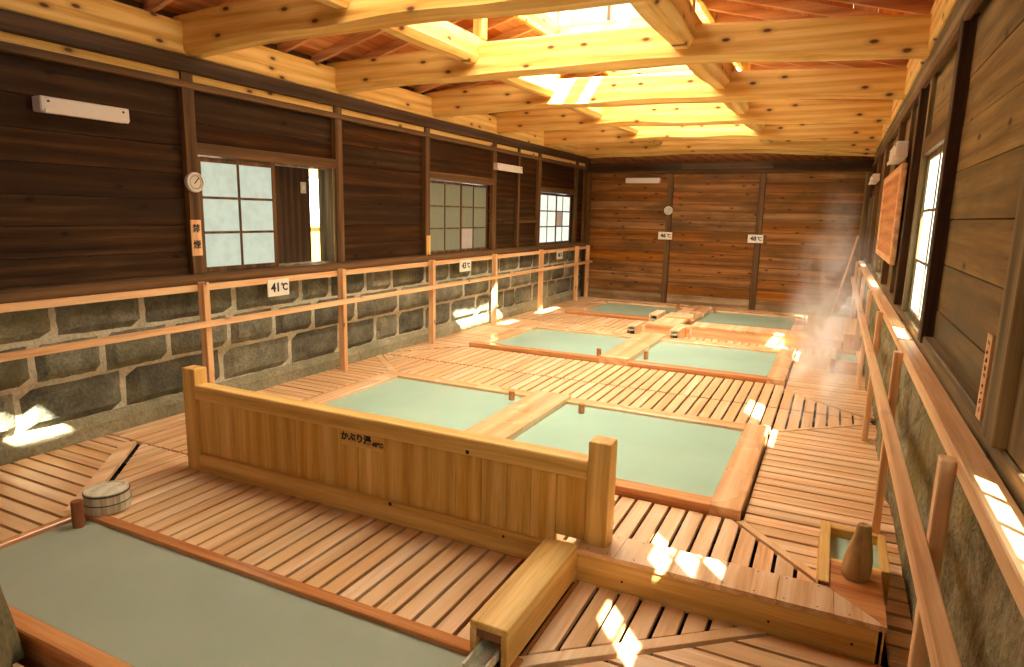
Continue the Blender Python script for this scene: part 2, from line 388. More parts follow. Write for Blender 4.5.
# ------------------------------------------------------------------ bath screen fence
fe = thing('low_fence', (-2.4, 2.88, 0), 'low pale wooden board fence screening the nearest baths from the foreground pool', 'fence')
B(-3.81, -3.69, 2.83, 2.93, -.02, .70).build('post', 'cyp_z', fe, bevel=.004)
B(-.96, -.85, 2.83, 2.94, .171, .695).build('post', 'cyp_z', fe, bevel=.004)
B(-3.69, -.96, 2.825, 2.925, .50, .595).build('top_rail', 'cyp_x', fe, bevel=.006)
B(-3.69, -1.02, 2.825, 2.905, .0, .125).build('bottom_rail', 'cyp_x', fe, bevel=.006)
x = -3.69
mb = MB()
while x < -.97:
    w = random.uniform(.135, .185); x1 = min(x+w, -.96)
    mb.box(x+.0015, x1-.0015, 2.855, 2.885, .172 if x1 > -1.02 else .12, .51); x = x1
mb.build('board_panel', 'cyp_z', fe, bevel=.0015)
for x, z, w in ((-2.12, .118, .013), (-1.62, .52, .012), (-1.4, .10, .008)):
    MB().lathe((x, 2.8245, z), [(w, 0), (w*.8, .002)], 10, 'y').build('knot', 'ink', fe)

# ------------------------------------------------------------------ text
def text_mb(s, size, place, mat, parent, name='lettering', bold=0.0, depth=.001, spacing=1.0):
    cu = bpy.data.curves.new('t', 'FONT'); cu.body = s; cu.size = size; cu.align_x = 'CENTER'; cu.align_y = 'CENTER'; cu.offset = bold; cu.extrude = depth
    cu.space_character = spacing; cu.resolution_u = 3
    o = bpy.data.objects.new('t', cu); C.objects.link(o)
    dg = bpy.context.evaluated_depsgraph_get(); dg.update()
    me = bpy.data.meshes.new_from_object(o.evaluated_get(dg)); bpy.data.objects.remove(o)
    base = Vector((0, 0, 0)); q = parent
    while q is not None: base += q.location; q = q.parent
    me.transform(Matrix.Translation(-base) @ place)
    me.name = name; me.materials.clear(); me.materials.append(M[mat])
    o = bpy.data.objects.new(name, me); C.objects.link(o); o.parent = parent
    return o
def frame_y(x, y, z, tilt=0):      # faces -Y
    return Matrix.Translation((x, y, z)) @ Matrix.Rotation(PI/2, 4, 'X') @ Matrix.Rotation(tilt, 4, 'Z')
def frame_px(x, y, z, tilt=0):     # faces +X, reads along +Y
    return Matrix.Translation((x, y, z)) @ Matrix.Rotation(PI/2, 4, 'Z') @ Matrix.Rotation(PI/2, 4, 'X') @ Matrix.Rotation(tilt, 4, 'Z')
def frame_nx(x, y, z, tilt=0):
    return Matrix.Translation((x, y, z)) @ Matrix.Rotation(-PI/2, 4, 'Z') @ Matrix.Rotation(PI/2, 4, 'X') @ Matrix.Rotation(tilt, 4, 'Z')
def tf(mb, mat): mb.v = [tuple(mat @ Vector(p)) for p in mb.v]; return mb
def sign(frame, w, h, txts, label, mat='sign_white', th=.012, cat='sign', group=None, loc=None, extra=None):
    loc = frame.translation
    t = thing('sign', tuple(loc), label, cat, group)
    tf(MB().box(-w/2, w/2, -h/2, h/2, -th, 0), frame).build('board', mat, t, bevel=.001)
    for s, size, dx, dy, bold in txts:
        text_mb(s, size, frame @ Matrix.Translation((dx, dy, .0012)), 'ink', t, bold=bold)
    return t
def temp(fr, num, w, h, label):
    s = h*.72
    return sign(fr, w, h, [(num, s, -w*.14, 0, .004), ('°', s*.8, w*.17, h*.02, .002), ('C', s*.82, w*.30, -h*.01, .003)], label, group='temperature signs')
fr = frame_y(-2.325, 2.8225, .445, -.0)
t = sign(frame_y(-2.325, 2.843, .453), .305, .09, [('かぶり湯', .055, -.045, .004, .002), ('48℃', .036, .11, -.010, .0015)], 'small unpainted plaque with brushed black writing on the low fence', mat='cyp_x')
t.name = 'fence_plaque'
# boxed walkway step and spout channels, nearest
bx = thing('box_step', (-.35, 2.95, 0), 'long low boxed wooden step running from the fence to the right wall', 'step')
B(-1.0, .325, 2.785, 2.81, -.02, .145).build('front_board', 'cyp_x', bx, bevel=.003)
mb = MB(); x = -1.01
for i, w in enumerate((.22, .235, .25, .225, .22, .20)):
    x1 = min(x+w, .335)
    poly = clip([(x+.001, 2.77), (x1-.001, 2.77), (x1-.001, 2.99), (x+.001, 2.99)], 1, 1, .335+2.77)
    if len(poly) > 2: mb.prism(poly, .145, .170)
    x = x1
mb.build('top_boards', 'deck_y', bx, bevel=.0015)  # paler wood than the front board, putting the lit top into the colour
B(.305, .33, 2.785, 3.24, -.02, .145).build('side_board', 'cyp_y', bx, bevel=.003)
B(-.98, .14, 2.955, 2.98, -.02, .145).build('back_board', 'cyp_x', bx)
mb = MB()
yy = 2.775
for w in (.12, .11, .12, .12):
    poly = clip([(0.125, yy+.001), (.335, yy+.001), (.335, yy+w-.001), (0.125, yy+w-.001)], -1, -1, -(.335+2.77+.004))
    if len(poly) > 2: mb.prism(poly, .145, .170)
    yy += w
mb.build('corner_boards', 'kerb_x', bx, bevel=.0015)
for x in (-.93, -.83, -.70, -.57, -.44, -.30, -.17, -.05, .08, .2):
    for y in (2.795, 2.97):
        if x < .09 or y < 2.9: MB().lathe((x, y, .1702), [(.004, 0), (.003, .001)], 8).build('nail', 'ink', bx)
for x in (-.75, -.1, .22): MB().lathe((x, 2.7848, .05), [(.006, 0), (.004, .001)], 8, 'y').build('nail', 'ink', bx)
# covered spout channel
ch = thing('spout_channel', (-1.07, 2.4, 0), 'square wooden channel with a pale spout pouring into the foreground pool', 'channel', 'water channels')
c = MB(); x0, x1 = -1.14, -.975
c.box(x0, x1, 2.02, 2.78, .155, .185)
c.build('cover', 'cyp_y', ch, bevel=.004)
B(x0, x0+.028, 2.02, 2.78, .013, .155).build('side', 'cyp_y', ch, bevel=.003)
B(x1-.028, x1, 2.02, 2.78, .013, .155).build('side', 'cyp_y', ch, bevel=.003)
B(x0+.01, x1-.01, 2.025, 2.038, .12, .154).build('lintel', 'end_dark', ch)
s_ = MB(); s_.box(-1.11, -1.015, 1.91, 2.5, .028, .045).box(-1.112, -1.100, 1.91, 2.5, .028, .078).box(-1.027, -1.015, 1.91, 2.5, .028, .078)
s_.build('spout', 'cedar_pale', ch, bevel=.002)

# small square basin and carved log near right
sb = thing('small_basin', (.22, 3.35, 0), 'small square wooden basin of green water beside the near box step', 'basin', 'small square basins')
B(.075, .122, 3.0, 3.66, -.02, .185).build('side_board', 'cyp_y', sb, bevel=.004)
B(.34, .375, 3.25, 3.66, -.02, .17).build('side_board', 'cyp_y', sb, bevel=.004)
B(.122, .34, 3.62, 3.66, -.02, .17).build('end_board', 'cyp_x', sb, bevel=.004)
B(.122, .34, 3.25, 3.28, -.02, .165).build('end_board', 'cyp_x', sb, bevel=.004)
B(.077, .120, 2.992, 3.0, .0, .183).build('end_grain', 'end_dark', sb)
MB().add([(.122, 3.28, .12), (.34, 3.28, .12), (.34, 3.62, .12), (.122, 3.62, .12)], [(0, 1, 2, 3)]).build('water', 'water', sb)
lg = MB()
prof = [(.048, 0), (.057, .010), (.060, .04), (.057, .09), (.049, .14), (.040, .18), (.032, .225), (.029, .25), (.026, .258), (.015, .259), (.012, .235)]
rings = []
for r, h in prof:
    rings.append([(.225+r*(1+.06*math.sin(3*a+h*9))*math.cos(a)+h*.05, 3.13+r*(1+.05*math.cos(2*a))*math.sin(a), .17+h) for a in [2*PI*i/28 for i in range(28)]])
lg.loft(rings)
tag(lg.build('carved_log', 'drift', None, smooth=True, origin=(.225, 3.13, .17)), 'bottle shaped log plug standing on the corner of the near box step', 'log')

# bucket
bk = thing('wash_bucket', (-3.60, 2.19, 0), 'pale round wooden wash bucket upside down beside the foreground pool', 'bucket')
bc = (-3.665, 2.185, 0.0)
mb = MB(); n = 22
for i in range(n):
    a0, a1 = 2*PI*i/n+.004, 2*PI*(i+1)/n-.004; ring = []
    for h, r in ((0.012, .118), (.06, .122), (.128, .115)):
        ring.append([(bc[0]+rr*math.cos(a), bc[1]+rr*math.sin(a), h) for a, rr in ((a0, r), (a1, r), (a1, r-.014), (a0, r-.014))])
    mb.loft(ring)
mb.build('stave', 'cedar_pale', bk); bk.children[0]['kind'] = 'stuff'
MB().lathe(bc, [(.103, .112), (.103, .124), (.02, .125)], 36).build('base', 'cedar_pale', bk)
MB().lathe(bc, [(.1195, .112), (.1205, .113), (.1205, .122), (.118, .123), (.112, .122), (.112, .112)], 36, cap=False).build('hoop', 'steel', bk)
MB().lathe(bc, [(.1225, .062), (.1245, .063), (.1245, .068), (.1225, .069)], 36, cap=False).build('hoop', 'steel', bk)

# draped cloth at left edge
cl = MB(); rings = []
for k in range(15):
    u = k/14; z = .62*(1-u)
    r = .035+.085*u**.8
    ring = []
    for i in range(36):
        a = 2*PI*i/36
        rr = r*(1+.14*u*math.sin(5*a+2*u)+.08*math.sin(9*a+4*u))
        ring.append((-2.755+rr*math.cos(a)-.02*(1-u), 1.13+rr*.8*math.sin(a), z+.004))
    rings.append(ring)
cl.loft(rings)
tag(cl.build('draped_cloth', 'cloth', None, smooth=True, origin=(-2.755, 1.13, 0)), 'coarse khaki cloth hanging in folds at the left edge by the foreground pool', 'cloth')
fg = MB()
for i in range(9):
    x = -2.70+.012*i; fg.bar((x, 1.045-.003*i, .03), (x+.004, 1.03-.002*i, .006), .006, .006)
# ------------------------------------------------------------------ far box step and channels
fb = thing('box_step', (-.8, 9.9, 0), 'low boxed wooden step in front of the far right bath', 'step')
B(-1.80, .20, 9.80, 9.825, -.03, .145).build('front_board', 'deck_x', fb, bevel=.003)
mb = MB(); x = -1.82
while x < .2:
    x1 = min(x+.24, .22); mb.box(x+.001, x1-.001, 9.785, 10.25, .145, .170); x = x1
mb.build('top_boards', 'deck_y', fb, bevel=.0015)
B(.17, .20, 9.825, 10.24, -.03, .145).build('side_board', 'deck_y', fb)
B(-1.80, -1.77, 9.825, 10.24, -.03, .145).build('side_board', 'deck_y', fb)
pf = tag(B(-.30, .20, 10.26, 12.2, .05, .165).build('platform_board', 'deck_y', None, bevel=.004, origin=(-.05, 11.2, .0)), 'wide pale platform right of the far bath, behind the box step', 'platform')
tb = thing('wall_box', (.31, 10.2, 0), 'upright pale wooden box against the right wall beside the far step', 'box')
B(.215, .42, 9.55, 11.2, -.03, .27).build('body', 'deck_z', tb, bevel=.004)
B(.205, .43, 9.54, 11.21, .27, .295).build('lid', 'deck_y', tb, bevel=.004)
tc = thing('spout_channel', (-2.1, 9.75, 0), 'low wooden channel along the back of the middle baths feeding two spouts', 'channel', 'water channels')
B(-2.50, -1.83, 9.78, 9.80, -.02, .15).build('front_board', 'divider_x', tc, bevel=.003)
B(-2.50, -1.83, 9.80, 9.98, .12, .155).build('cover', 'deck_x', tc, bevel=.003)
B(-2.50, -2.47, 9.80, 9.98, -.02, .12).build('side', 'deck_y', tc)
def spout(x0, x1, y0, y1, z1, label, dark=True):
    t = thing('spout_box', ((x0+x1)/2, (y0+y1)/2, 0), label, 'spout', 'box spouts')
    B(x0, x1, y0, y1, z1-.03, z1).build('cover', 'deck_y', t, bevel=.003)
    B(x0, x0+.025, y0, y1, -.0, z1-.03).build('side', 'deck_y', t, bevel=.003)
    B(x1-.025, x1, y0, y1, -.0, z1-.03).build('side', 'deck_y', t, bevel=.003)
    B(x0+.025, x1-.025, y0-.1, y1, .085, .10).build('spout', 'tub_wood', t)
    B(x0+.025, x1-.025, y0+.12, y0+.13, .0, z1-.03).build('back_board', 'dark_z', t)
spout(-2.68, -2.54, 9.42, 9.775, .155, 'square wooden spout box at the back right corner of the middle left bath')
spout(-2.03, -1.89, 9.36, 9.775, .155, 'square wooden spout box at the back left corner of the middle right bath')
spout(-2.64, -2.49, 10.55, 11.1, .185, 'square wooden spout box at the front right corner of the far left bath')
td = thing('water_trough', (-2.2, 10.5, 0), 'raised covered water trough leading back to the far divider board', 'channel', 'water channels')
B(-2.44, -2.04, 9.99, 11.3, .09, .14).build('body', 'deck_y', td, bevel=.003)
B(-2.40, -1.95, 10.6, 10.8, .14, .175).build('cross_board', 'deck_x', td, bevel=.003)
sb2 = thing('small_basin', (.25, 8.7, 0), 'small square wooden basin by the right wall near the far step', 'basin', 'small square basins')
B(.08, .13, 8.35, 9.1, -.02, .17).build('side_board', 'deck_y', sb2, bevel=.004)
B(.36, .40, 8.35, 9.1, -.02, .16).build('side_board', 'deck_y', sb2, bevel=.004)
B(.13, .36, 8.36, 8.40, -.02, .15).build('end_board', 'deck_x', sb2, bevel=.004)
B(.13, .36, 9.05, 9.1, -.02, .16).build('end_board', 'deck_x', sb2, bevel=.004)
B(.082, .128, 8.335, 8.35, .0, .168).build('end_grain', 'end_dark', sb2)
MB().add([(.13, 8.40, .11), (.36, 8.40, .11), (.36, 9.05, .11), (.13, 9.05, .11)], [(0, 1, 2, 3)]).build('water', 'water', sb2)

# ------------------------------------------------------------------ walls
def boards_x(mb, x0, x1, y0, y1, zs, opening=None):
    for a, b in zip(zs[:-1], zs[1:]):
        segs = [(y0, y1)]
        for oy0, oy1, oz0, oz1 in (opening or []):
            if a < oz1-.01 and b > oz0+.01:
                ns = []
                for s0, s1 in segs:
                    if oy1 <= s0 or oy0 >= s1: ns.append((s0, s1)); continue
                    if oy0 > s0: ns.append((s0, oy0))
                    if oy1 < s1: ns.append((oy1, s1))
                segs = ns
        for s0, s1 in segs:
            d = random.uniform(0, .004)
            mb.box(x0-d if x1 < x0 else x0, x1, s0, s1, a+.0025, b-.0025)
# left wall
wl = struct('wall_left', B(-5.12, -4.965, YB, YF+.2, -.12, 1.10), 'mortar')
LP = [-1.55, .27, 2.07, 3.86, 5.68, 7.39, 9.28, 11.02, 12.91]     # posts
openL = [(3.93, 5.60, 1.19, 2.18), (7.45, 9.20, 1.19, 2.18), (11.08, 12.80, 1.19, 2.16)]
zs = [1.15+.215*i for i in range(9)]
mb = MB(); allp = LP+[13.5]
seg = [YB]+LP+[YF]
for a, b in zip(seg[:-1], seg[1:]):
    z = [1.16, 1.376, 1.592, 1.808, 2.02, 2.24, 2.46, 2.70]
    ops = [o for o in openL if o[0] >= a and o[1] <= b]
    # split boards at opening edges
    if ops: z = sorted(set([1.16, 1.19, 1.376, 1.592, 1.808, 2.02, ops[0][3], 2.44, 2.70]))
    for q0, q1 in zip(z[:-1], z[1:]):
        if q1-q0 < .05 and not ops: continue
        segs = [(a, b)]
        if ops and q0 >= ops[0][2]-.01 and q1 <= ops[0][3]+.01: segs = [(a, ops[0][0]), (ops[0][1], b)]
        for s0, s1 in segs:
            if s1-s0 > .01: mb.box(-4.98, -4.93-random.uniform(0, .004), s0, s1, q0+.0025, q1-.0025)
mb.build('boards', 'board_shaded', wl)
# solid backing with the window openings left free
bkm = MB(); y = YB
for o in openL:
    bkm.box(-5.06, -4.985, y, o[0], 1.10, 3.3).box(-5.06, -4.985, o[0], o[1], 1.10, o[2]).box(-5.06, -4.985, o[0], o[1], o[3], 3.3); y = o[1]
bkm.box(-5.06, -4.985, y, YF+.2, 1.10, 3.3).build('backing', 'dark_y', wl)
for y in LP+[10.16, 13.45]:
    w = .055 if y != 10.16 else .035
    B(-4.95, -4.875, y-w, y+w, 1.17, 2.83).build('post', 'brown_z' if y > 3 else 'dark_z', wl, bevel=.004)
B(-4.97, -4.83, YB, YF, 1.095, 1.185).build('sill_beam', 'brown_y', wl, bevel=.006)
B(-4.95, -4.86, YB, YF, 2.70, 2.755).build('batten', 'brown_y', wl, bevel=.004)
B(-4.99, -4.90, YB, YF, 2.755, 2.82).build('inner_beam', 'beam_y', wl)
B(-5.00, -4.84, YB, YF, 2.825, 2.945).build('upper_beam', 'dark_y', wl, bevel=.005)
B(-4.945, -4.89, 10.2, 11.07, 1.60, 1.65).build('batten', 'brown_y', wl)
for a, b, z in ((3.95, 5.62, 2.18), (7.48, 9.22, 2.18), (11.12, 12.85, 2.16)):
    B(-4.95, -4.88, a-.04, b+.02, z, z+.10).build('lintel', 'brown_y', wl, bevel=.004)
# stone blocks
mb = MB(); rs = random.Random(11)
courses = [(.165, .472), (.488, .782), (.80, 1.085)]
fixed = {2: [2.31-1.1, 2.31-.35, 2.70, 3.37, 4.28, 5.13], 1: [1.2, 1.85, 2.53, 3.03, 3.59, 4.2, 4.75, 5.3], 0: [1.0, 1.7, 2.41, 3.16, 4.1, 4.95, 5.7]}
for ci, (z0, z1) in enumerate(courses):
    ys = [YB]; 
    while ys[-1] < fixed[ci][0]-.5: ys.append(ys[-1]+rs.uniform(.4, .8))
    ys += fixed[ci]
    while ys[-1] < YF: ys.append(ys[-1]+rs.uniform(.38, .85))
    for a, b in zip(ys[:-1], ys[1:]):
        g = rs.uniform(.008, .018); b2 = min(b, YF+.1)
        if b2-a < .1: continue
        # pillow-faced block
        nu, nv = 8, 5; j = [rs.uniform(-.012, .012) for _ in range(4)]
        P = []
        for iv in range(nv+1):
            for iu in range(nu+1):
                u, v = iu/nu, iv/nv
                yy = a+g+(b2-a-2*g)*u; zz = z0+(z1-z0)*v + (j[0]*(1-u)+j[1]*u)*(v-.5)*1.5
                e = min(u*(b2-a), (1-u)*(b2-a), v*(z1-z0), (1-v)*(z1-z0))
                d = .03*min(1, e/.035)**.5 + (rs.uniform(-.006, .006) if e > .01 else 0)
                if e < .001: yy += rs.uniform(-.006, .006)*(1 if 0 < u < 1 or 0 < v < 1 else .5); zz += rs.uniform(-.005, .005)
                P.append((-4.968+d+ (0.012 if e > .001 else -.003), yy, zz))
        F = [(k*(nu+1)+i, k*(nu+1)+i+1, (k+1)*(nu+1)+i+1, (k+1)*(nu+1)+i) for k in range(nv) for i in range(nu)]
        mb.add(P, F)
sb_ = mb.build('stone_blocks', 'stone', wl)
mb = MB()
ny = 60
for i in range(ny):
    a = YB+(YF-YB)*i/ny; b = YB+(YF-YB)*(i+1)/ny
mb.loft([[( -5.0, y, -.12), (-4.905+rs.uniform(-.006, .006), y, -.12), (-4.915+rs.uniform(-.006, .006), y, .10), (-4.955, y, .165), (-5.0, y, .165)] for y in [YB+(YF-YB)*i/ny for i in range(ny+1)]])
mb.build('plinth', 'plinth', wl)
# cross seams are bright mortar lines

# left windows
def sash(x, y0, y1, z0, z1, cols, rows, pmat, parent, fmat='brown', t=.03, fw=.035, mw=.018, special=None, face=1):
    f = MB()
    f.box(x, x+t, y0, y0+fw, z0, z1).box(x, x+t, y1-fw, y1, z0, z1).box(x, x+t, y0+fw, y1-fw, z0, z0+fw).box(x, x+t, y0+fw, y1-fw, z1-fw, z1)
    for i in range(1, cols):
        yc = y0+fw+(y1-y0-2*fw)*i/cols; f.box(x+.004, x+t-.004, yc-mw/2, yc+mw/2, z0+fw, z1-fw)
    for k in range(1, rows):
        zc = z0+fw+(z1-z0-2*fw)*k/rows; f.box(x+.003, x+t-.003, y0+fw, y1-fw, zc-mw/2, zc+mw/2)
    fo = f.build('sash', fmat+'_z', parent)
    py0, py1, pz0, pz1 = y0+fw, y1-fw, z0+fw, z1-fw
    for i in range(cols):
        for k in range(rows):
            a, b = py0+(py1-py0)*i/cols+mw/2*(i > 0), py0+(py1-py0)*(i+1)/cols-mw/2*(i < cols-1)
            c, d = pz0+(pz1-pz0)*k/rows+mw/2*(k > 0), pz0+(pz1-pz0)*(k+1)/rows-mw/2*(k < rows-1)
            pm = (special or {}).get((i, k), pmat)
            if pm is None: continue
            B(x+t/2-.003, x+t/2+.003, a, b, c, d).build('pane', pm, fo)
    return fo
def window(n, loc):
    o = bpy.data.objects.new('window_%d' % n, None); C.objects.link(o); o.location = loc; o['kind'] = 'structure'; return o
w1 = window(1, (-4.95, 4.8, 1.19))
sash(-4.945, 3.93, 4.80, 1.19, 2.17, 2, 3, 'pane_left', w1, fw=.04, mw=.022)
fr_ = MB(); fr_.box(-5.10, -4.90, 5.585, 5.645, 1.16, 2.22).box(-5.10, -4.93, 4.80, 5.6, 1.16, 1.195).box(-5.10, -4.93, 4.80, 5.6, 2.17, 2.22)
fr_.build('jamb', 'grey_z', w1, bevel=.003)
w2 = window(2, (-4.95, 8.3, 1.19))
sash(-4.955, 7.45, 8.36, 1.19, 2.17, 2, 3, 'pane_dim', w2)
sash(-4.985, 8.32, 9.20, 1.19, 2.17, 2, 3, 'pane_dim', w2, special={(0, 0): 'pane_pink', (1, 0): 'pane_dim'})
B(-4.976, -4.968, 9.06, 9.14, 1.24, 2.12).build('lit_streak', 'pane_far', w2)  # glowing strip painted in as the streak of light on the sash
w3 = window(3, (-4.95, 12.0, 1.19))
sash(-4.955, 11.08, 11.98, 1.19, 2.15, 2, 3, 'pane_far', w3, fw=.045, mw=.024)
sash(-4.985, 11.93, 12.80, 1.19, 2.15, 2, 3, 'pane_far', w3, fw=.045, mw=.024, special={(0, 1): 'pane_pink'})
# side room behind the open window
rb = struct('wall_side_room', MB().box(-5.33, -5.29, 4.5, 5.66, .6, 2.8), 'dark_z')
struct('wall_side_room_end', MB().box(-7.25, -7.2, 5.0, 9.2, .6, 1.50), 'plaster_yellow')
struct('wall_side_room_top', MB().box(-7.25, -7.2, 5.0, 9.2, 2.22, 2.8), 'beam_y')
w4 = window(4, (-7.2, 7.1, 1.5))
B(-7.24, -7.20, 5.2, 9.0, 1.53, 2.20).build('pane', 'daylight', w4)
B(-7.22, -7.16, 5.2, 9.0, 1.48, 1.53).build('sash', 'beam_y', w4)
sw = thing('light_switch', (-5.29, 5.55, 1.98), 'small grey switch plate on the dark panel seen through the open window', 'switch')
B(-5.29, -5.282, 5.52, 5.60, 1.92, 2.04).build('plate', 'dial', sw, bevel=.002)
B(-5.282, -5.277, 5.545, 5.575, 1.96, 2.0).build('rocker', 'white', sw, bevel=.001)

# far wall
wf = struct('wall_far', B(-5.12, .75, YF, YF+.15, -.12, 2.70), 'dark_x')
mb = MB(); ml = MB(); fz = [-.02, .20, .38, .60, .83, 1.05, 1.28, 1.50, 1.70, 1.88, 2.07, 2.26, 2.45, 2.62]
for a, b in ((-4.93, -3.16), (-3.04, -1.42), (-1.30, .48)):
    j = random.uniform(-.02, .02)
    for q0, q1 in zip(fz[:-1], fz[1:]): (ml if q0 < .1 else mb).box(a, b, YF-.03-random.uniform(0, .006), YF, q0+.003, q1-.003)
mb.build('boards', 'board_lit', wf, bevel=.002); ml.build('bleached_boards', 'bleached', wf, bevel=.002)
for x in (-3.10, -1.36): B(x-.055, x+.055, YF-.07, YF, .0, 2.64).build('post', 'brown_z', wf, bevel=.004)
B(-4.90, -4.78, YF-.10, YF, .0, 2.66).build('post', 'brown_z', wf, bevel=.004)
B(.36, .50, YF-.08, YF, .0, 2.66).build('post', 'grey_z', wf, bevel=.004)
B(-4.93, .48, YF-.12, YF, 2.62, 2.66).build('batten', 'brown_x', wf, bevel=.003)
B(-4.93, .48, YF-.06, YF+.15, 2.66, 2.83).build('upper_beam', 'dark_x', wf, bevel=.003)
B(-2.9, -1.2, YF-.065, YF-.06, 2.70, 2.79).build('batten', 'brown_x', wf)
B(-5.1, .7, YF+.1, YF+.2, 2.83, 4.6).build('gable', 'roof', wf)

# right wall
wr = struct('wall_right', B(.56, .72, YB, YF+.2, -.12, 1.10), 'rubble')
mb = MB(); rr = random.Random(3)
nyy, nzz = 170, 12; P = []
def bumpf(y, z):
    return .018*math.sin(2.1*y+1.3*math.sin(3*z))+.012*math.sin(6.3*y+9*z)+.01*math.sin(17*y-5*z)*math.sin(11*z)+rr.uniform(-.009, .009)
for i in range(nyy+1):
    for k in range(nzz+1):
        y = YB+(YF+.1-YB)*i/nyy; z = -.12+1.2*k/nzz
        P.append((.475+bumpf(y, z)-(.04*(1-k/nzz))+.02, y, z))
mb.add(P, [(i*(nzz+1)+k, (i+1)*(nzz+1)+k, (i+1)*(nzz+1)+k+1, i*(nzz+1)+k+1) for i in range(nyy) for k in range(nzz)])
mb.build('rough_stone_face', 'rubble', wr, smooth=False)
RP = [-1.44, .20, 4.03, 5.84, 7.66, 9.48, 11.3, 13.1]
openR = [(.32, 1.98, 1.13, 2.35), (4.22, 5.36, 1.13, 2.20), (7.76, 9.40, 1.13, 2.16), (11.4, 13.0, 1.13, 2.16)]
rz = [1.13, 1.31, 1.545, 1.77, 2.0, 2.22, 2.445, 2.72]
mb = MB(); seg = [YB]+RP+[YF]
for a, b in zip(seg[:-1], seg[1:]):
    ops = [o for o in openR if o[0] < b and o[1] > a]
    for q0, q1 in zip(rz[:-1], rz[1:]):
        parts = [(a, b, q0, q1)]
        for o in ops:
            new = []
            for s0, s1, c0, c1 in parts:
                if c1 <= o[2] or c0 >= o[3] or s1 <= o[0] or s0 >= o[1]: new.append((s0, s1, c0, c1)); continue
                if s0 < o[0]: new.append((s0, o[0], c0, c1))
                if s1 > o[1]: new.append((o[1], s1, c0, c1))
                if c0 < o[2]: new.append((max(s0, o[0]), min(s1, o[1]), c0, o[2]))
                if c1 > o[3]: new.append((max(s0, o[0]), min(s1, o[1]), o[3], c1))
            parts = new
        for s0, s1, c0, c1 in parts:
            if s1-s0 > .02 and c1-c0 > .02: mb.box(.50+random.uniform(0, .004), .53, s0+.001, s1-.001, c0+.0025, c1-.0025)
mb.build('boards', 'board_right', wr)
bkm = MB(); y = YB
for o in openR:
    bkm.box(.535, .60, y, o[0], 1.10, 3.35).box(.535, .60, o[0], o[1], 1.10, o[2]).box(.535, .60, o[0], o[1], o[3], 3.35); y = o[1]
bkm.box(.535, .60, y, YF+.2, 1.10, 3.35).build('backing', 'dark_y', wr)
for y in RP:
    B(.445, .52, y-.06, y+.06, 1.13, 2.74).build('post', 'dark_z' if 2.5 < y < 6 else 'brown_z', wr, bevel=.004)
for y in (5.42, 6.75, 10.4): B(.47, .52, y-.045, y+.045, 1.13, 2.74).build('post', 'grey_z', wr, bevel=.004)
B(.475, .62, YB, YF, 1.055, 1.13).build('sill_beam', 'grey_y', wr, bevel=.006)
B(.455, .62, 2.34, 3.96, 1.13, 1.17).build('skirting', 'grey_y', wr, bevel=.005)
B(.46, .60, YB, YF, 2.74, 2.94).build('upper_beam', 'grey_y', wr, bevel=.006)
B(.445, .475, YB, YF, 2.71, 2.76).build('batten', 'brown_y', wr, bevel=.004)
for a, b, z in ((4.09, 5.38, 2.20), (7.72, 9.42, 2.16), (11.36, 13.04, 2.16)): B(.465, .52, a, b, z, z+.11).build('lintel', 'brown_y', wr, bevel=.004)
B(.475, .53, 4.09, 4.22, 1.13, 2.20).build('jamb', 'grey_z', wr, bevel=.003)
B(.45, .54, 2.18, 2.33, 1.13, 2.72).build('jamb', 'grey_z', wr, bevel=.003)
B(.485, .56, 1.98, 2.18, 1.13, 2.72).build('jamb', 'grey_z', wr, bevel=.003)
w5 = window(5, (.53, 4.8, 1.2))
sash(.505, 4.22, 5.36, 1.13, 2.20, 2, 3, 'pane_right', w5, fmat='grey', special={(1, 1): 'glass', (0, 0): 'glass'})
w6 = window(6, (.53, 8.4, 1.2))
sash(.505, 7.76, 8.60, 1.13, 2.16, 2, 3, 'pane_right', w6, fmat='grey', special={(1, 1): 'glass', (1, 2): 'glass', (0, 0): 'glass', (1, 0): 'glass'})
sash(.535, 8.58, 9.40, 1.13, 2.16, 2, 3, 'pane_right', w6, fmat='grey')
w7 = window(7, (.53, 12, 1.2))
sash(.505, 11.4, 12.2, 1.13, 2.16, 2, 3, 'pane_right', w7, fmat='grey', special={(0, 1): 'glass', (0, 2): 'glass', (0, 0): 'glass'})
sash(.535, 12.2, 13.0, 1.13, 2.16, 2, 3, 'pane_right', w7, fmat='grey')
w8 = window(8, (.53, 1.25, 1.13))  # clear panes laid out, mostly unseen, to shape the sun patches on step and rail
sash(.52, .32, 1.17, 1.13, 2.35, 4, 6, 'pane_right', w8, fmat='grey', mw=.004, special={(3, 3): 'glass', (3, 4): 'glass'})
sash(.55, 1.15, 1.98, 1.13, 2.35, 4, 6, 'pane_right', w8, fmat='grey', mw=.004, special={(3, 2): 'glass', (3, 3): 'glass', (3, 4): 'glass', (2, 3): 'glass', (2, 4): 'glass', (1, 4): 'glass', (0, 0): 'glass', (1, 0): 'glass', (2, 0): 'glass', (3, 0): 'glass'})
# wall behind the camera, with two unseen glowing panes added as fill light
wb = struct('wall_back', B(-5.1, .7, YB-.15, YB, -.12, 1.0), 'rubble')
mb = MB()
mb.box(-5.1, -4.2, YB-.12, YB-.03, 1.0, 4.6).box(-.3, .7, YB-.12, YB-.03, 1.0, 4.6).box(-4.2, -.3, YB-.12, YB-.03, 2.2, 4.6).box(-2.5, -2.0, YB-.12, YB-.03, 1.0, 2.2)
mb.build('boards', 'grey_x', wb)
w9 = window(9, (-2.25, YB, 1.0))  # holds the added fill panes
mb = MB().box(-4.2, -2.5, YB-.09, YB-.08, 1.0, 2.2); mb.build('pane', 'pane_fill', w9)
mb = MB().box(-2.0, -.3, YB-.09, YB-.08, 1.0, 2.2); mb.build('pane', 'pane_fill', w9)

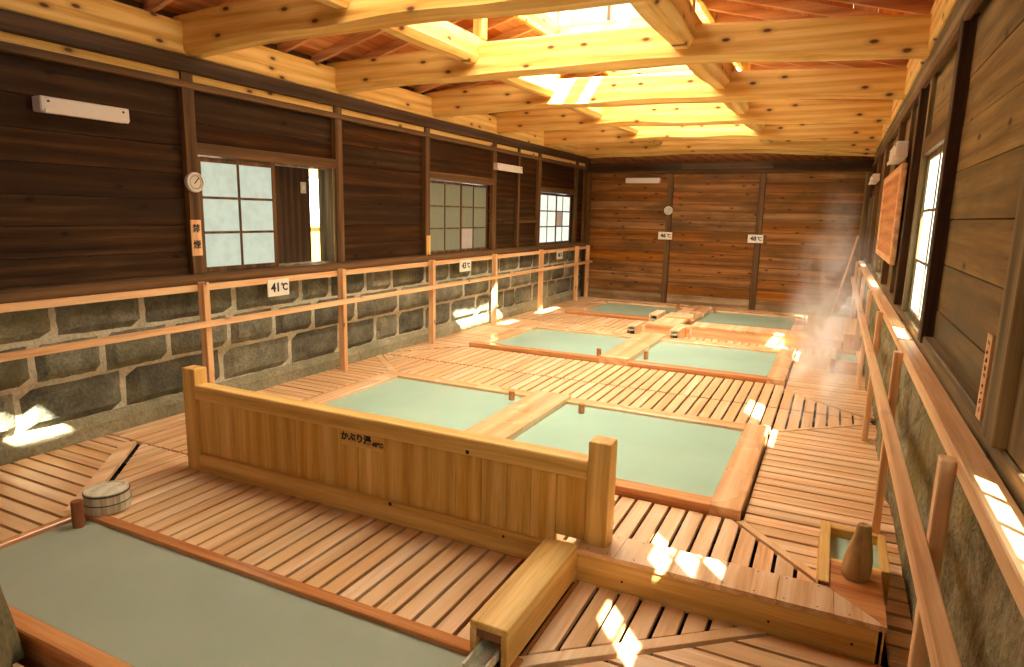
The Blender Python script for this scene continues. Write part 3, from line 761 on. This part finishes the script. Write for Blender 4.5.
# ------------------------------------------------------------------ roof
XC, Z0, SL = -2.22, 3.30, .27
def rz_(x): return Z0+SL*((x+4.93) if x < XC else (.5-x))
LX0, LX1, LY0, LY1 = -3.10, -1.34, 3.10, 11.25  # skylight's near end lengthened out of view to brighten the foreground
ce = MB()
def roofboards(mb, xa, xb, y0, y1):
    n = max(1, int(round(abs(xb-xa)/.19)))
    for i in range(n):
        a, b = xa+(xb-xa)*i/n, xa+(xb-xa)*(i+1)/n
        g = .0015*(1 if b > a else -1)
        a_, b_ = a+g, b-g
        mb.add([(a_, y0, rz_(a_)), (b_, y0, rz_(b_)), (b_, y1, rz_(b_)), (a_, y1, rz_(a_)), (a_, y0, rz_(a_)+.03), (b_, y0, rz_(b_)+.03), (b_, y1, rz_(b_)+.03), (a_, y1, rz_(a_)+.03)],
               [(0, 3, 2, 1), (4, 5, 6, 7), (0, 1, 5, 4), (1, 2, 6, 5), (2, 3, 7, 6), (3, 0, 4, 7)])
roofboards(ce, -5.25, LX0, YB-.1, YF+.2); roofboards(ce, LX1, .85, YB-.1, YF+.2)
roofboards(ce, LX0, XC, YB-.1, -.55); roofboards(ce, LX0, XC, -.15, LY0); roofboards(ce, LX0, -2.75, -.55, -.15); roofboards(ce, -2.5, XC, -.55, -.15); roofboards(ce, XC, LX1, YB-.1, LY0)  # unseen opening added in the boards for the sun patch on the left wall
roofboards(ce, LX0, XC, LY1, YF+.2); roofboards(ce, XC, LX1, LY1, YF+.2)
ceiling = struct('ceiling', ce, 'roof')
y = 3.62
while y < YF:
    if abs(y-12.9) > 0:
        inL = LY0-.1 < y < LY1+.1
        e0 = LX0 if inL else XC; e1 = LX1 if inL else XC
        MB().bar((-5.0, y, rz_(-5.0)-.04), (e0, y, rz_(e0)-.04), .045, .08).build('rafter', 'rafter', ceiling)
        MB().bar((.58, y, rz_(.58)-.04), (e1, y, rz_(e1)-.04), .045, .08).build('rafter', 'rafter', ceiling)
    y += .455
# raised skylight over the middle
for x, s in ((LX0, 1), (LX1, -1)):
    B(x-.025, x+.025, LY0, LY1, rz_(x)-.10, rz_(x)+.10).build('curb', 'beam_y', ceiling, bevel=.003)
ZT = 4.32
for y in (LY0, 5.02, 7.35, 9.25, LY1):
    B(LX0, LX1, y-.03, y+.03, rz_(LX0)-.12, rz_(LX0)+.06).build('header', 'beam_x', ceiling, bevel=.003)
    for x in (LX0, LX1): B(x-.03, x+.03, y-.03, y+.03, rz_(x)+.08, ZT).build('stud', 'beam_z', ceiling)
    B(LX0-.1, LX1+.1, y-.03, y+.03, ZT, ZT+.09).build('roof_bar', 'beam_x', ceiling)
for x in (-2.75, -2.15, -1.6): B(x-.02, x+.02, LY0, LY1, ZT+.005, ZT+.06).build('roof_bar', 'beam_y', ceiling)
for a, b in ((LY0, 5.02), (5.02, 7.35), (7.35, 9.25), (9.25, LY1)):
    for x in (LX0, LX1):
        B(x-.004, x+.004, a+.03, b-.03, rz_(x)+.10, ZT).build('side_pane', 'pane_side', ceiling)
# end wall of the first skylight bay: green panes and boards
gp = MB().box(-2.95, -2.50, 7.352, 7.36, 3.84, ZT).box(-2.47, -2.05, 7.352, 7.36, 3.84, ZT)
gp.build('end_pane', 'pane_green', ceiling)
for x in (-2.485, -2.03): B(x-.015, x+.015, 7.34, 7.37, 3.82, ZT).build('glazing_bar', 'brown_z', ceiling)
mb = MB(); x = -2.0
while x < -1.4: mb.box(x, x+.11, 7.34, 7.365, 3.84, ZT); x += .125
mb.build('slat', 'rafter', ceiling)
# roof sheets, with open slots where the sun comes straight in
def sheets(x0, x1, y0, y1):
    return B(x0, x1, y0, y1, ZT+.065, ZT+.07)
rects = [(LX0-.15, -2.55, LY0-.05, LY1+.05), (-1.88, LX1+.15, LY0-.05, LY1+.05),
         (-2.55, -2.2, LY0-.05, 5.1), (-2.55, -2.2, 6.9, LY1+.05), (-2.2, -2.03, LY0-.05, LY1+.05),
         (-2.03, -1.88, LY0-.05, 5.95), (-2.03, -1.88, 8.3, LY1+.05)]
B(LX0, LX1, LY0-.02, LY0-.01, 3.7, ZT+.07).build('end_pane', 'pane_side', ceiling)
B(LX0, LX1, LY1+.01, LY1+.02, 3.7, ZT+.07).build('end_pane', 'pane_side', ceiling)
for r in rects: sheets(*r).build('roof_sheet', 'pane_roof', ceiling)

# wall plates
pl = struct('trim_1', B(-5.05, -4.87, YB, YF, 2.95, 3.21), 'beam_y', bevel=.012)
pr_ = struct('trim_2', B(.44, .62, YB, YF, 2.945, 3.25), 'beam_y', bevel=.012)

# ------------------------------------------------------------------ log tie beams
def log_beam(y, label, seed, t0=3.27, b0=2.965, sag=.035):
    r = random.Random(seed); ph = [r.uniform(0, 6) for _ in range(6)]
    mb = MB(); rings = []; n = 56; x0, x1 = -4.98, .50
    for i in range(n+1):
        u = i/n; x = x0+(x1-x0)*u
        arch = 4*u*(1-u)
        bot = b0+.055*arch-.05*u*u+.010*math.sin(9*u+ph[0])+.006*math.sin(23*u+ph[1])
        top = t0+.075*arch-.085*u+.010*math.sin(7*u+ph[2])+.005*math.sin(19*u+ph[3])
        ch = .032+.010*math.sin(11*u+ph[4])+.007*math.sin(27*u+ph[5])
        h = .105+.006*math.sin(5*u+ph[3])
        c = y+h
        rings.append([(x, c-h+.012, top), (x, c-h, top-.02), (x, c-h, bot+ch), (x, c-h+.05, bot), (x, c+h-.05, bot), (x, c+h, bot+ch), (x, c+h, top-.02), (x, c+h-.012, top)])
    mb.loft(rings)
    o = mb.build('tie_beam', 'beam_x', None, origin=(XC, y+.1, b0))
    tag(o, label, 'beam', 'log tie beams')
    return o
names = ['first and nearest curved pine log beam crossing under the roof, cut by the top of the photo',
         'second curved pine log beam from the camera, the large one crossing the whole photo',
         'third pine log beam from the camera, brightly lit from the skylight',
         'fourth pine log beam from the camera', 'fifth pine log beam from the camera', 'sixth pine log beam from the camera, near the back wall']
for i, y in enumerate((3.84, 5.64, 7.47, 9.30, 11.13, 12.9)): log_beam(y, names[i], 20+i)
log_beam(13.28, 'last pine log beam right above the back wall', 40, 3.2, 2.93)
def run_log(xc, w, zb, zt, label, seed):
    r = random.Random(seed); t = MB(); rings = []; ph = [r.uniform(0, 6) for _ in range(4)]
    n = 90; y0, y1 = -1.0, YF-.1
    for i in range(n+1):
        y = y0+(y1-y0)*i/n; s = math.sin(PI*((y-3.84)/1.82))
        dz = -.035*s*s+.008*math.sin(3*y+ph[0]); x = xc+.012*math.sin(2*y+ph[1]); hw = w/2*(1-.25*(1-s*s))
        zc = (zb+zt)/2+dz/2; hh = (zt-zb)/2
        rings.append([(x+hw*cx, y, zc+hh*cz) for cx, cz in ((-.55, -1), (.55, -1), (1, -.55), (1, .7), (.7, 1), (-.7, 1), (-1, .7), (-1, -.55))])
    t.loft(rings)
    tag(t.build('roof_log', 'beam_y', None, origin=(xc, 6, zb)), label, 'beam', 'long roof logs')
run_log(-3.23, .20, 3.12, 3.36, 'long pine log running down the room left of the skylight', 5)
run_log(-1.27, .25, 3.09, 3.40, 'long pine log running down the room right of the skylight', 6)
# posts from the logs up to the skylight
for i, (x, y) in enumerate([(x, y) for y in (5.74, 7.57, 9.40, 11.23) for x in (-3.2, -1.27)]):
    side = 'left' if x < -2 else 'right'; nn = ['second', 'third', 'fourth', 'fifth'][i//2]
    o = B(x-.05, x+.05, y-.05, y+.05, 3.36, rz_(x)-.02).build('roof_strut', 'beam_z', None, bevel=.004, origin=(x, y, 3.36))
    tag(o, 'short upright strut on the %s roof log above the %s cross beam' % (side, nn), 'strut', 'roof struts')

# ------------------------------------------------------------------ handrails
def handrail(side, posts, xt0, xt1, xp0, xp1, xm0, xm1, y0, y1, label, zt=1.10, zm=.80):
    t = thing('handrail', ((xp0+xp1)/2, (y0+y1)/2, 0), label, 'handrail', 'wall handrails')
    B(xt0, xt1, y0, y1, zt-.055, zt).build('top_rail', 'rail_y', t, bevel=.004)
    B(xm0, xm1, y0, y1, zm-.05, zm).build('middle_rail', 'rail_y', t, bevel=.004)
    for i, y in enumerate(posts): B(xp0, xp1, y-.03, y+.03, -.03, zt+(.025 if side == 'left' else -.015)).build('post', 'rail_z', t, bevel=.004)
    return t
handrail('left', [2.0, 3.80, 5.54, 7.32, 9.11, 10.92, 12.75, 13.40], -4.87, -4.80, -4.80, -4.725, -4.725, -4.68, -.5, 13.5, 'pale reddish two bar wooden handrail along the left stone wall')
handrail('right', [2.25, 4.06, 5.84, 7.66, 9.48, 11.3, 13.0], .385, .465, .343, .385, .293, .343, -.5, 13.1, 'pale two bar wooden handrail along the right wall under the windows', 1.075, .79)

# ------------------------------------------------------------------ signs, thermometers, tags, lamps
temp(frame_px(-4.786, 4.66, 1.0), '41', .27, .16, 'white 41 degree sign on the left handrail under the open window')
temp(frame_px(-4.786, 8.24, .995), '43', .31, .165, 'white 43 degree sign on the left handrail under the middle window')
temp(frame_px(-4.786, 11.88, .985), '46', .30, .16, 'small white temperature sign on the left handrail near the far corner')
temp(frame_y(-3.14, YF-.085, 1.38), '46', .28, .15, 'white 46 degree sign on the back wall under the round thermometer')
temp(frame_y(-1.40, YF-.085, 1.38), '48', .28, .155, 'white 48 degree sign on the right post of the back wall')
t = sign(frame_px(-4.862, 3.845, 1.49), .10, .30, [('禁', .075, 0, .075, .0015), ('煙', .075, 0, -.06, .0015)], 'narrow vertical wooden no smoking board on the left wall post', mat='rail_z')
t.name = 'no_smoking_board'
def thermo(fr, r, label):
    t = thing('wall_thermometer', tuple(fr.translation), label, 'thermometer', 'round thermometers')
    tf(MB().lathe((0, 0, 0), [(r*.92, -.03), (r, -.012), (r, .012), (r*.93, .02), (r*.80, .014), (r*.80, -.03)], 36), fr).build('rim', 'white', t, smooth=True)
    tf(MB().lathe((0, 0, 0), [(r*.80, -.02), (r*.80, .008)], 36), fr).build('dial', 'dial', t)
    tf(MB().bar((-.01, -.012, .0095), (r*.42, r*.45, .0095), .008, .002), fr).build('needle', 'ink', t)
    tf(MB().lathe((0, 0, .0085), [(r*.66, 0), (r*.66, .001), (r*.62, .001), (r*.62, 0)], 32, cap=False), fr).build('scale_ring', 'ink', t)
thermo(frame_px(-4.845, 3.845, 1.95), .082, 'round white thermometer on the left wall post beside the open window')
thermo(frame_y(-3.10, YF-.10, 1.885), .085, 'round white thermometer high on the back wall post')
def lamp(x0, x1, y0, y1, z0, z1, label, ax):
    t = thing('fluorescent_lamp', ((x0+x1)/2, (y0+y1)/2, z0), label, 'lamp', 'box lamps')
    B(x0, x1, y0, y1, z0, z1).build('cover', 'white', t, bevel=.008)
    if ax == 'y':
        s = 1 if x0 < -2 else -1
        xf = x1 if s > 0 else x0
        B(min(xf, xf+s*.012), max(xf, xf+s*.012), y0+.02, y1-.02, z0-.008, z0+.02).build('lip', 'white', t, bevel=.003)
        for y in (y0+.05, y1-.05): MB().lathe((xf+(.003 if s > 0 else -.003), y, z1-.03), [(.008, -.003), (.008, .003)], 10, 'x').build('screw', 'steel', t)
    else:
        B(x0+.02, x1-.02, y0-.012, y0, z0-.008, z0+.02).build('lip', 'white', t, bevel=.003)
lamp(-4.93, -4.83, 2.69, 3.31, 2.355, 2.455, 'long white box lamp on the dark boards at the upper left', 'y')
lamp(-4.88, -4.80, 9.22, 10.12, 2.42, 2.52, 'white box lamp high on the left wall beyond the middle window', 'y')
lamp(-4.02, -3.30, YF-.12, YF-.03, 2.43, 2.53, 'white box lamp high on the back wall', 'x')
lamp(.36, .45, 6.3, 7.1, 2.27, 2.40, 'white box lamp above the hanging board on the right wall', 'y')
lamp(.36, .45, 10.4, 11.4, 2.30, 2.40, 'small looking white box lamp at the far end of the right wall', 'y')
# hanging framed board
hb = thing('framed_board', (.42, 7.0, 1.43), 'framed reddish wooden board hanging before the right wall windows', 'board')
B(.405, .425, 5.98, 8.05, 1.45, 2.17).build('panel', 'roof', hb)
f = MB(); f.box(.39, .43, 5.92, 6.0, 1.42, 2.2).box(.39, .43, 8.03, 8.11, 1.42, 2.2)
f.box(.39, .43, 6.0, 8.03, 1.42, 1.48).box(.39, .43, 6.0, 8.03, 2.14, 2.2)
f.build('frame', 'rail_y', hb, bevel=.006)
# wooden name tags
t = sign(frame_nx(.452, 2.42, 1.285), .07, .27, [('壹', .028, 0, .10, .0004), ('番', .028, 0, .06, .0004)][:0], 'narrow reddish wooden tag with small writing on the near right wall', mat='rail_z')
t.name = 'wooden_tag'
r5 = random.Random(5)
for i in range(9):
    z = 1.285+.105-.026*i; mk = MB(); p0 = (2.408, z)
    for k in range(4):
        p1 = (2.42+r5.uniform(-.011, .011), z+r5.uniform(-.009, .009)); mk.bar((.4512, *p0), (.4512, *p1), .0014, .003); p0 = p1
    mk.build('character', 'ink', t)
t = sign(frame_px(-4.868, 7.40, 1.30), .085, .28, [], 'blank pale wooden tag low on the left wall post by the middle window', mat='beam_z'); t.name = 'wooden_tag'
# leaning pole
tag(MB().bar((.04, 13.2, .0), (.35, 13.44, 1.5), .03, .03).build('leaning_pole', 'rail_z', None, bevel=.004, origin=(.04, 13.2, 0)), 'thin wooden pole leaning in the far right corner', 'pole')

# ------------------------------------------------------------------ steam
def steam(dens=.45):
    m = bpy.data.materials.new('steam'); m.use_nodes = True; t = m.node_tree; t.nodes.clear()
    out = t.nodes.new('ShaderNodeOutputMaterial'); v = t.nodes.new('ShaderNodeVolumePrincipled'); t.links.new(v.outputs[0], out.inputs['Volume'])
    v.inputs['Color'].default_value = (1, 1, 1, 1); v.inputs['Anisotropy'].default_value = .3
    vec, r, src = coords(t, (1, .6, .8), False)
    n = noise(t, vec, 2.6, 4, .6, 1.2)
    d = ramp(t, n, [(.48, (0, 0, 0)), (.75, (1, 1, 1))])
    tc = N(t, 'ShaderNodeTexCoord'); sp = N(t, 'ShaderNodeSeparateXYZ'); t.links.new(tc.outputs['Generated'], sp.inputs[0])
    for a in range(3):
        e = math_(t, 'MULTIPLY', math_(t, 'MULTIPLY', sp.outputs[a], math_(t, 'SUBTRACT', 1, sp.outputs[a])), 4)
        d = math_(t, 'MULTIPLY', d, math_(t, 'POWER', e, 1.2, clamp=True))
    t.links.new(math_(t, 'MULTIPLY', d, dens), v.inputs['Density'])
    return m
M['steam'] = steam()
o = B(-.25, .28, 7.8, 13.0, .32, 2.3).build('steam', 'steam', None, origin=(-.1, 10, .32)); tag(o, 'thin steam drifting up along the far right wall', 'steam', kind='stuff')
o = B(-.3, .28, 4.0, 7.5, .02, 1.7).build('steam', steam(3.2), None, origin=(0, 5.5, .15)); tag(o, 'thin sunlit steam beside the right handrail near the middle baths', 'steam', kind='stuff')

# ------------------------------------------------------------------ light
w = bpy.data.worlds.new('World'); bpy.context.scene.world = w; w.use_nodes = True
w.node_tree.nodes['Background'].inputs[0].default_value = (.92, 1.0, .95, 1)
w.node_tree.nodes['Background'].inputs[1].default_value = 2.5
sd = bpy.data.lights.new('sun', 'SUN'); sd.energy = 48; sd.angle = math.radians(.6); sd.color = (1, .93, .78)
so = bpy.data.objects.new('sun', sd); C.objects.link(so); so.location = (6, -3, 12)
so.rotation_euler = Vector((-1, 1.2, -1.6)).to_track_quat('-Z', 'Y').to_euler()

# ------------------------------------------------------------------ camera
yaw, pitch, roll = math.radians(25.97), math.radians(-10.37), math.radians(1.29)
Bm = Matrix(((1, 0, 0), (0, 0, -1), (0, 1, 0)))
Rz = Matrix.Rotation(yaw, 3, 'Z'); Rx = Matrix.Rotation(pitch, 3, 'X'); Rr = Matrix.Rotation(roll, 3, 'Z')
cd = bpy.data.cameras.new('camera'); cd.sensor_width = 36; cd.lens = 654.0*36/1024; cd.clip_start = .02; cd.clip_end = 100
co = bpy.data.objects.new('camera', cd); C.objects.link(co)
co.matrix_world = Matrix.Translation((0, 0, 1.75)) @ (Rz @ Rx @ Bm @ Rr).to_4x4()
sc = bpy.context.scene; sc.camera = co
sc.view_settings.view_transform = 'Standard'; sc.view_settings.look = 'None'; sc.view_settings.gamma = 1; sc.view_settings.use_curve_mapping = False
sc.view_settings.exposure = 0.62
sc.cycles.use_denoising = True
sc.cycles.max_bounces = 8; sc.cycles.volume_bounces = 1; sc.cycles.diffuse_bounces = 5; sc.cycles.transparent_max_bounces = 12
sc.cycles.sample_clamp_indirect = 6
